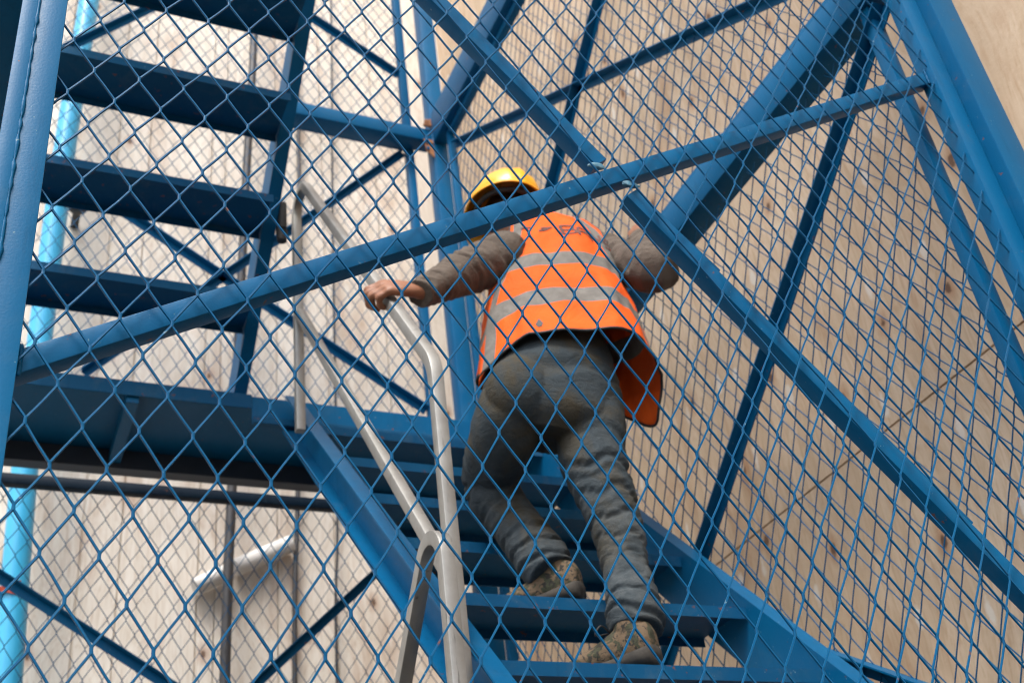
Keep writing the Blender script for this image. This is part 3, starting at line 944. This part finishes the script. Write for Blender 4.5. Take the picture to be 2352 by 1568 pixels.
LP = [aY(1212, 865, 2.50), aY(1182, 925, 2.49), aY(1163, 985, 2.53), aY(1142, 1045, 2.62), aY(1126, 1098, 2.705), aY(1144, 1150, 2.705), aY(1184, 1205, 2.675), aY(1222, 1253, 2.625), aY(1248, 1290, 2.595), aY(1268, 1318, 2.575)]
LW = [50, 80, 82, 74, 62, 60, 57, 57, 60, 56]
tube(bm, LP, [pr(p, w_) for p, w_ in zip(LP, LW)], 9, 44, folds(23, [(.05, .16, .005, 50, 1.3), (.44, .12, .007, 80, 1.4), (.62, .14, .0055, 90, 1.2), (.86, .13, .0085, 120, 1.7)]), 1.0, RGT)
tr = obj('trousers', bm, DENIM, person, True)
remesh(tr, .0046, 0)

# --- shirt: torso and sleeves
bm = BM()
tube(bm, [aY(1268, 822, 2.53), aY(1270, 780, 2.555), aY(1272, 690, 2.645), aY(1264, 610, 2.69), aY(1240, 560, 2.725)], [.128, .122, .108, .095, .055], 6, 36, folds(5, [(.1, .3, .005, 60, 1)]), 1.25, RGT)
LA = [shL + V((.04, .02, .0)), shL, shL.lerp(elL, .5) - UP * .003, elL, elL.lerp(wrL, .45), elL.lerp(wrL, .84), elL.lerp(wrL, 1.13)]
tube(bm, LA, [.064, .078, .074, .066, .056, .045, .041], 10, 40, folds(31, [(.25, .2, .006, 60, 2.0), (.52, .16, .007, 75, 2.2), (.85, .14, .006, 100, 1.4)], .003), 1.0, UP)
RA = [shR + V((-.04, .03, .0)), shR, shR.lerp(elR, .5), elR + V((.012, -.01, -.01)), elR.lerp(wrR, .35), elR.lerp(wrR, .7), elR.lerp(wrR, .9)]
tube(bm, RA, [.062, .074, .071, .068, .062, .055, .048], 10, 40, folds(43, [(.25, .2, .006, 60, 2.0), (.52, .16, .010, 75, 2.2), (.82, .16, .008, 100, 1.4)], .003), 1.0, UP)
shirt = obj('shirt', bm, SHIRT, person, True)
remesh(shirt, .0046, 0)

# --- vest
def vest_mat():
    mt, nt, b = mat('orange_reflective_vest')
    uv = N(nt, 'ShaderNodeUVMap'); uv.uv_map = 'cloth'
    sp = N(nt, 'ShaderNodeSeparateXYZ'); nt.links.new(uv.outputs[0], sp.inputs[0])
    u, v = sp.outputs[0], sp.outputs[1]
    vec = coords(nt)
    col = mix(nt, mask(nt, noise_n(nt, vec, 6, 4, .6), .35, .65), (.66, .080, .006), (.72, .100, .008))
    col = mix(nt, math_n(nt, 'MULTIPLY', mask(nt, noise_n(nt, vec, 13, 5, .7, .5), .58, .74), .35), col, (.42, .055, .012))
    def band(x, c_, h): return math_n(nt, 'LESS_THAN', math_n(nt, 'ABSOLUTE', math_n(nt, 'SUBTRACT', x, c_)), h)
    # two hoops and two shoulder straps of reflective tape
    wv = math_n(nt, 'ADD', v, math_n(nt, 'MULTIPLY', math_n(nt, 'SUBTRACT', noise_n(nt, vec, 5, 1), .5), .02))
    m1, m2 = band(wv, .485, .043), band(wv, .755, .052)
    m3 = math_n(nt, 'MULTIPLY', band(math_n(nt, 'SUBTRACT', math_n(nt, 'ABSOLUTE', u), math_n(nt, 'MULTIPLY', mask(nt, v, .22, .72), .34)), .425, .07), math_n(nt, 'LESS_THAN', v, 1.0))
    mm = math_n(nt, 'MAXIMUM', math_n(nt, 'MAXIMUM', m1, m2), m3)
    tape = mix(nt, mask(nt, noise_n(nt, vec, 24, 4, .6), .35, .7), (.125, .115, .105), (.17, .16, .145))
    col = mix(nt, mm, col, tape)
    nt.links.new(col, b.inputs['Base Color'])
    b.inputs['Roughness'].default_value = .8
    b.inputs['Specular IOR Level'].default_value = .2
    h = math_n(nt, 'ADD', noise_n(nt, coords(nt, (1.4, 1.4, .7)), 12, 4, .55, .8), math_n(nt, 'MULTIPLY', noise_n(nt, vec, 500, 1), .06))
    bump(nt, b, h, .38, .02)
    return mt
VEST = vest_mat()
VR = [  # v, px, py, half width px, front-back half depth, Y of centre
    (0.00, 1243, 516, 66, .065, 2.700), (0.09, 1250, 532, 104, .090, 2.690), (0.22, 1264, 566, 134, .115, 2.675),
    (0.40, 1275, 625, 146, .135, 2.640), (0.58, 1284, 688, 165, .148, 2.595), (0.76, 1292, 748, 184, .160, 2.555),
    (0.90, 1300, 800, 196, .172, 2.525), (1.00, 1305, 838, 204, .188, 2.505)]
def vring(v):
    v = min(max(v, 0), 1)
    for a_, b_ in zip(VR, VR[1:]):
        if v <= b_[0]:
            t_ = (v - a_[0]) / (b_[0] - a_[0])
            q = [x * (1 - t_) + y * t_ for x, y in zip(a_, b_)]
            break
    c_ = aY(q[1], q[2], q[5])
    return c_, pr(c_, q[3]), q[4]
def vest_pt(u, v, off=0.0):
    """u: -1 left side, 0 back centre, 1 right side, beyond that the front panels; v: 0 neck, 1 hem (may exceed)"""
    a_ = u * PI / 2
    c_, ra, rb = vring(v)
    ext = max(0, v - 1)
    fl = noise.noise(V((u * 2.3, v * 1.5, 4.2))) * .020 * min(1, v * 1.4) + math.sin(u * 10 + 1.3 + v * 3) * .008 * max(0, v - .25) + noise.noise(V((u * 6, v * 5, 1.2))) * .009 - abs(noise.noise(V((u * 4 + v * 3, v * 6 - u * 2, 8.2)))) * .012
    k = 1 + .05 * ext
    ra, rb = ra * k + fl + off, rb * k + fl + off
    if u > .8: ra *= 1 + .10 * min(1, (u - .8) / .4) * min(1, v)
    if u < -1: ra *= 1 + .08 * min(1, (-u - 1) / .35)
    su, cu = math.sin(a_), math.cos(a_)
    hang = smooth(1.0, 1.55, -u) * min(1, v) * .055          # the open left front swings out
    ex = .9
    x = math.copysign(abs(su) ** ex, su) * ra; y = -math.copysign(abs(cu) ** ex, cu) * rb
    z = -.50 * ext
    # the hem line hangs lower at the sides, lowest at the loose right front
    side = max(0, abs(u) - .35)
    z -= (.16 if u < 0 else .07) * min(side, .55 if u < 0 else .9) ** 1.2 * max(0, v - .6) / .4
    return c_ + RGT * (x - hang) + FWD * y + UP * (z - hang * .5)
def smooth(a_, b_, x): t_ = min(1, max(0, (x - a_) / (b_ - a_))); return t_ * t_ * (3 - 2 * t_)
def ulim(v):      # half width of the back panel: armhole cut
    return .56 + .44 * smooth(.30, .56, v) + .10 * smooth(.16, .0, v)
def flim(v): return 2 - (.56 + .44 * smooth(.30, .56, v) + .12 * smooth(.16, 0, v))
bm = BM(); uvl = bm.loops.layers.uv.new('cloth')
def patch(f, nu, nv):
    vs, co_ = [], []
    for j in range(nv + 1):
        row, rc = [], []
        for i in range(nu + 1):
            u, v = f(i / nu, j / nv)
            row.append(bm.verts.new(vest_pt(u, v))); rc.append((u, v))
        vs.append(row); co_.append(rc)
    for j in range(nv):
        for i in range(nu):
            fc = bm.faces.new((vs[j][i], vs[j][i+1], vs[j+1][i+1], vs[j+1][i]))
            for l, (a_, b_) in zip(fc.loops, ((j, i), (j, i+1), (j+1, i+1), (j+1, i))): l[uvl].uv = co_[a_][b_]
def hemv(u):      # hem position
    if u < -.75: return 1.0 - .13 * smooth(.75, 1.3, -u)
    return 1.0 + ((.15 * smooth(1.0, 1.25, u) - .14 * smooth(1.28, 1.7, u)) if u > 0 else .10 * smooth(.9, 1.3, -u))
patch(lambda s, t_: ((lambda v: ((2 * s - 1) * ulim(v), v))(t_)), 64, 56)
for sg in (-1, 1):
    def fr(s, t_, sg=sg):
        v0 = t_
        u = sg * ((1 - s) * flim(v0) + s * 1.68) if v0 < .5 else sg * ((1 - s) * flim(v0) + s * 1.68)
        lo = 2 - ulim(v0)
        u = sg * (lo * (1 - s) + 1.72 * s)
        return u, v0 * hemv(u)
    patch(fr, 34, 56)
bmesh.ops.remove_doubles(bm, verts=bm.verts, dist=.0008)
vest = obj('vest', bm, VEST, person, True)
s_ = vest.modifiers.new('solid', 'SOLIDIFY'); s_.thickness = .0025; s_.offset = 0
# piping along hem and armholes
bm = BM()
hem = [vest_pt(u, hemv(u)) for u in [-1.72 + 3.44 * k / 90 for k in range(91)]]
tube(bm, hem, [.0042] * len(hem), 1, 8)
obj('piping', bm, BLACKM, vest, True)
for sg in (-1, 1):
    bm = BM()
    back = [vest_pt(sg * ulim(v), v) for v in [.56 - .56 * k / 24 for k in range(25)]]
    tube(bm, back, [.0036] * len(back), 1, 8)
    obj('piping', bm, BLACKM, vest, True)
# worn black lettering across the shoulders
INK = simple('worn_black_print', (.035, .028, .035), (.16, .05, .03), 60, .85, 0)
def stroke(bm, pts, w_=.006):
    for (x0, y0), (x1, y1) in zip(pts, pts[1:]):
        n_ = 5
        dx, dy = x1 - x0, y1 - y0; l_ = math.hypot(dx, dy); ox, oy = -dy / l_ * w_ / 2, dx / l_ * w_ / 2
        row = []
        for k in range(n_ + 1):
            t_ = k / n_
            row.append([bm.verts.new(vest_pt((x0 + dx * t_ + s__ * ox) / .20, .20 + (y0 + dy * t_ + s__ * oy) / .52, .0035)) for s__ in (-1, 1)])
        for a_, b_ in zip(row, row[1:]): bm.faces.new((a_[0], a_[1], b_[1], b_[0]))
def glyph(x, y, strokes, s__=.034):
    bm = BM()
    for st in strokes: stroke(bm, [(x + a_ * s__, y + b_ * s__) for a_, b_ in st])
    obj('letter', bm, INK, vest)
glyph(-.075, .002, [[(0, .5), (.9, .7)]], .026)
glyph(-.036, .016, [[(0, .9), (.5, .8), (1, .3)], [(.2, .5), (.8, .45)]], .026)
glyph(.004, .018, [[(0, 0), (.1, 1)], [(0, 0), (.7, .05), (.65, .5), (.1, .5)], [(.1, .5), (.8, .6), (.75, 1), (.1, 1)]])
glyph(.036, .026, [[(0, 1), (0, 0), (.7, .1), (.6, .5), (0, .5)], [(.3, .5), (.9, 1)]])
glyph(.068, .036, [[(0, 1), (.05, 0), (.7, .9), (.75, 0)]])
glyph(.098, .050, [[(.7, .1), (.1, 0), (.05, .45), (.7, .55), (.65, 1), (0, .95)]])
# small tear near the hem
bm = BM()
c_u, c_v = -.26, .93
vs = [bm.verts.new(vest_pt(c_u + a_, c_v + b_, .003)) for a_, b_ in ((-.03, .012), (.0, -.028), (.03, .006), (.015, .026), (-.012, .03))]
bm.faces.new(vs)
obj('tear', bm, BLACKM, vest)

# --- shoes
def shoe(heel, ang, L, pitch, ankle):
    d0 = V((-math.sin(ang), math.cos(ang), 0)); s0 = V((math.cos(ang), math.sin(ang), 0))
    d = (d0 * math.cos(pitch) + UP * math.sin(pitch)); n = (UP * math.cos(pitch) - d0 * math.sin(pitch))
    def sec(t_, w_, z0, z1, top=.75, nn=22):
        c_ = heel + d * (t_ * L)
        out = []
        for k in range(nn):
            a_ = 2 * PI * k / nn
            ca, sa = math.cos(a_), math.sin(a_)
            xx = math.copysign(abs(ca) ** .75, ca) * w_ * (1 if sa < 0 else 1 - (1 - top) * sa)
            zz = (z0 + z1) / 2 + math.copysign(abs(sa) ** .75, sa) * (z1 - z0) / 2
            out.append(c_ + s0 * xx + n * zz)
        return out
    bm = BM()
    ring_skin(bm, [sec(.005, .024, .022, .085, .8), sec(.04, .033, .018, .105, .8), sec(.14, .037, .016, .118, .75), sec(.27, .037, .016, .118, .7), sec(.40, .038, .016, .098, .65),
                   sec(.55, .042, .015, .078, .65), sec(.72, .046, .015, .062, .7), sec(.88, .040, .016, .050, .7), sec(.97, .024, .018, .040, .7)])
    tube(bm, [heel + d * .05 + n * .07, heel + d * .062 + n * .10, heel + d * .066 + n * .118], [.034, .036, .034], 4, 20)
    up = obj('shoe', bm, CAMO, person, True)
    remesh(up, .004, 2)
    bm = BM()
    ring_skin(bm, [sec(-.012, .022, .0, .046, 1), sec(.02, .037, .0, .050, 1), sec(.14, .0415, .0, .044, 1), sec(.35, .041, .002, .034, 1), sec(.55, .046, .0, .030, 1),
                   sec(.74, .051, .0, .030, 1), sec(.90, .043, .003, .030, 1), sec(1.0, .022, .008, .034, 1)])
    sl_ = obj('sole', bm, SOLE, up, True)
    bm = BM()
    for q in range(4):
        t_ = .42 + .075 * q
        c_ = heel + d * (t_ * L) + n * (.094 - .022 * q * .8)
        tube(bm, [c_ - s0 * .026 - n * .012, c_ + n * .003, c_ + s0 * .026 - n * .012], [.0028] * 3, 4, 6)
    for sg in (-1, 1):
        c_ = heel + d * (.40 * L) + n * .10
        tube(bm, [c_, c_ + s0 * sg * .03 + n * .015 + d * .01, c_ + s0 * sg * .045 - n * .01 + d * .02, c_ + s0 * sg * .012 - n * .002 + d * .004], [.0024] * 4, 5, 6)
    obj('laces', bm, BLACKM, up, True)
zR, zL_ = KZ + .001, KZ + RZ + .001
hR = aZ(1524, 1520, zR); hL = aZ(1342, 1373, zL_)
shoe(V((hR.x, KY + .012, zR)), math.radians(34), .275, math.radians(3), ankR)
shoe(V((hL.x, KY + RY + .012, zL_)), math.radians(40), .275, math.radians(2), ankL)
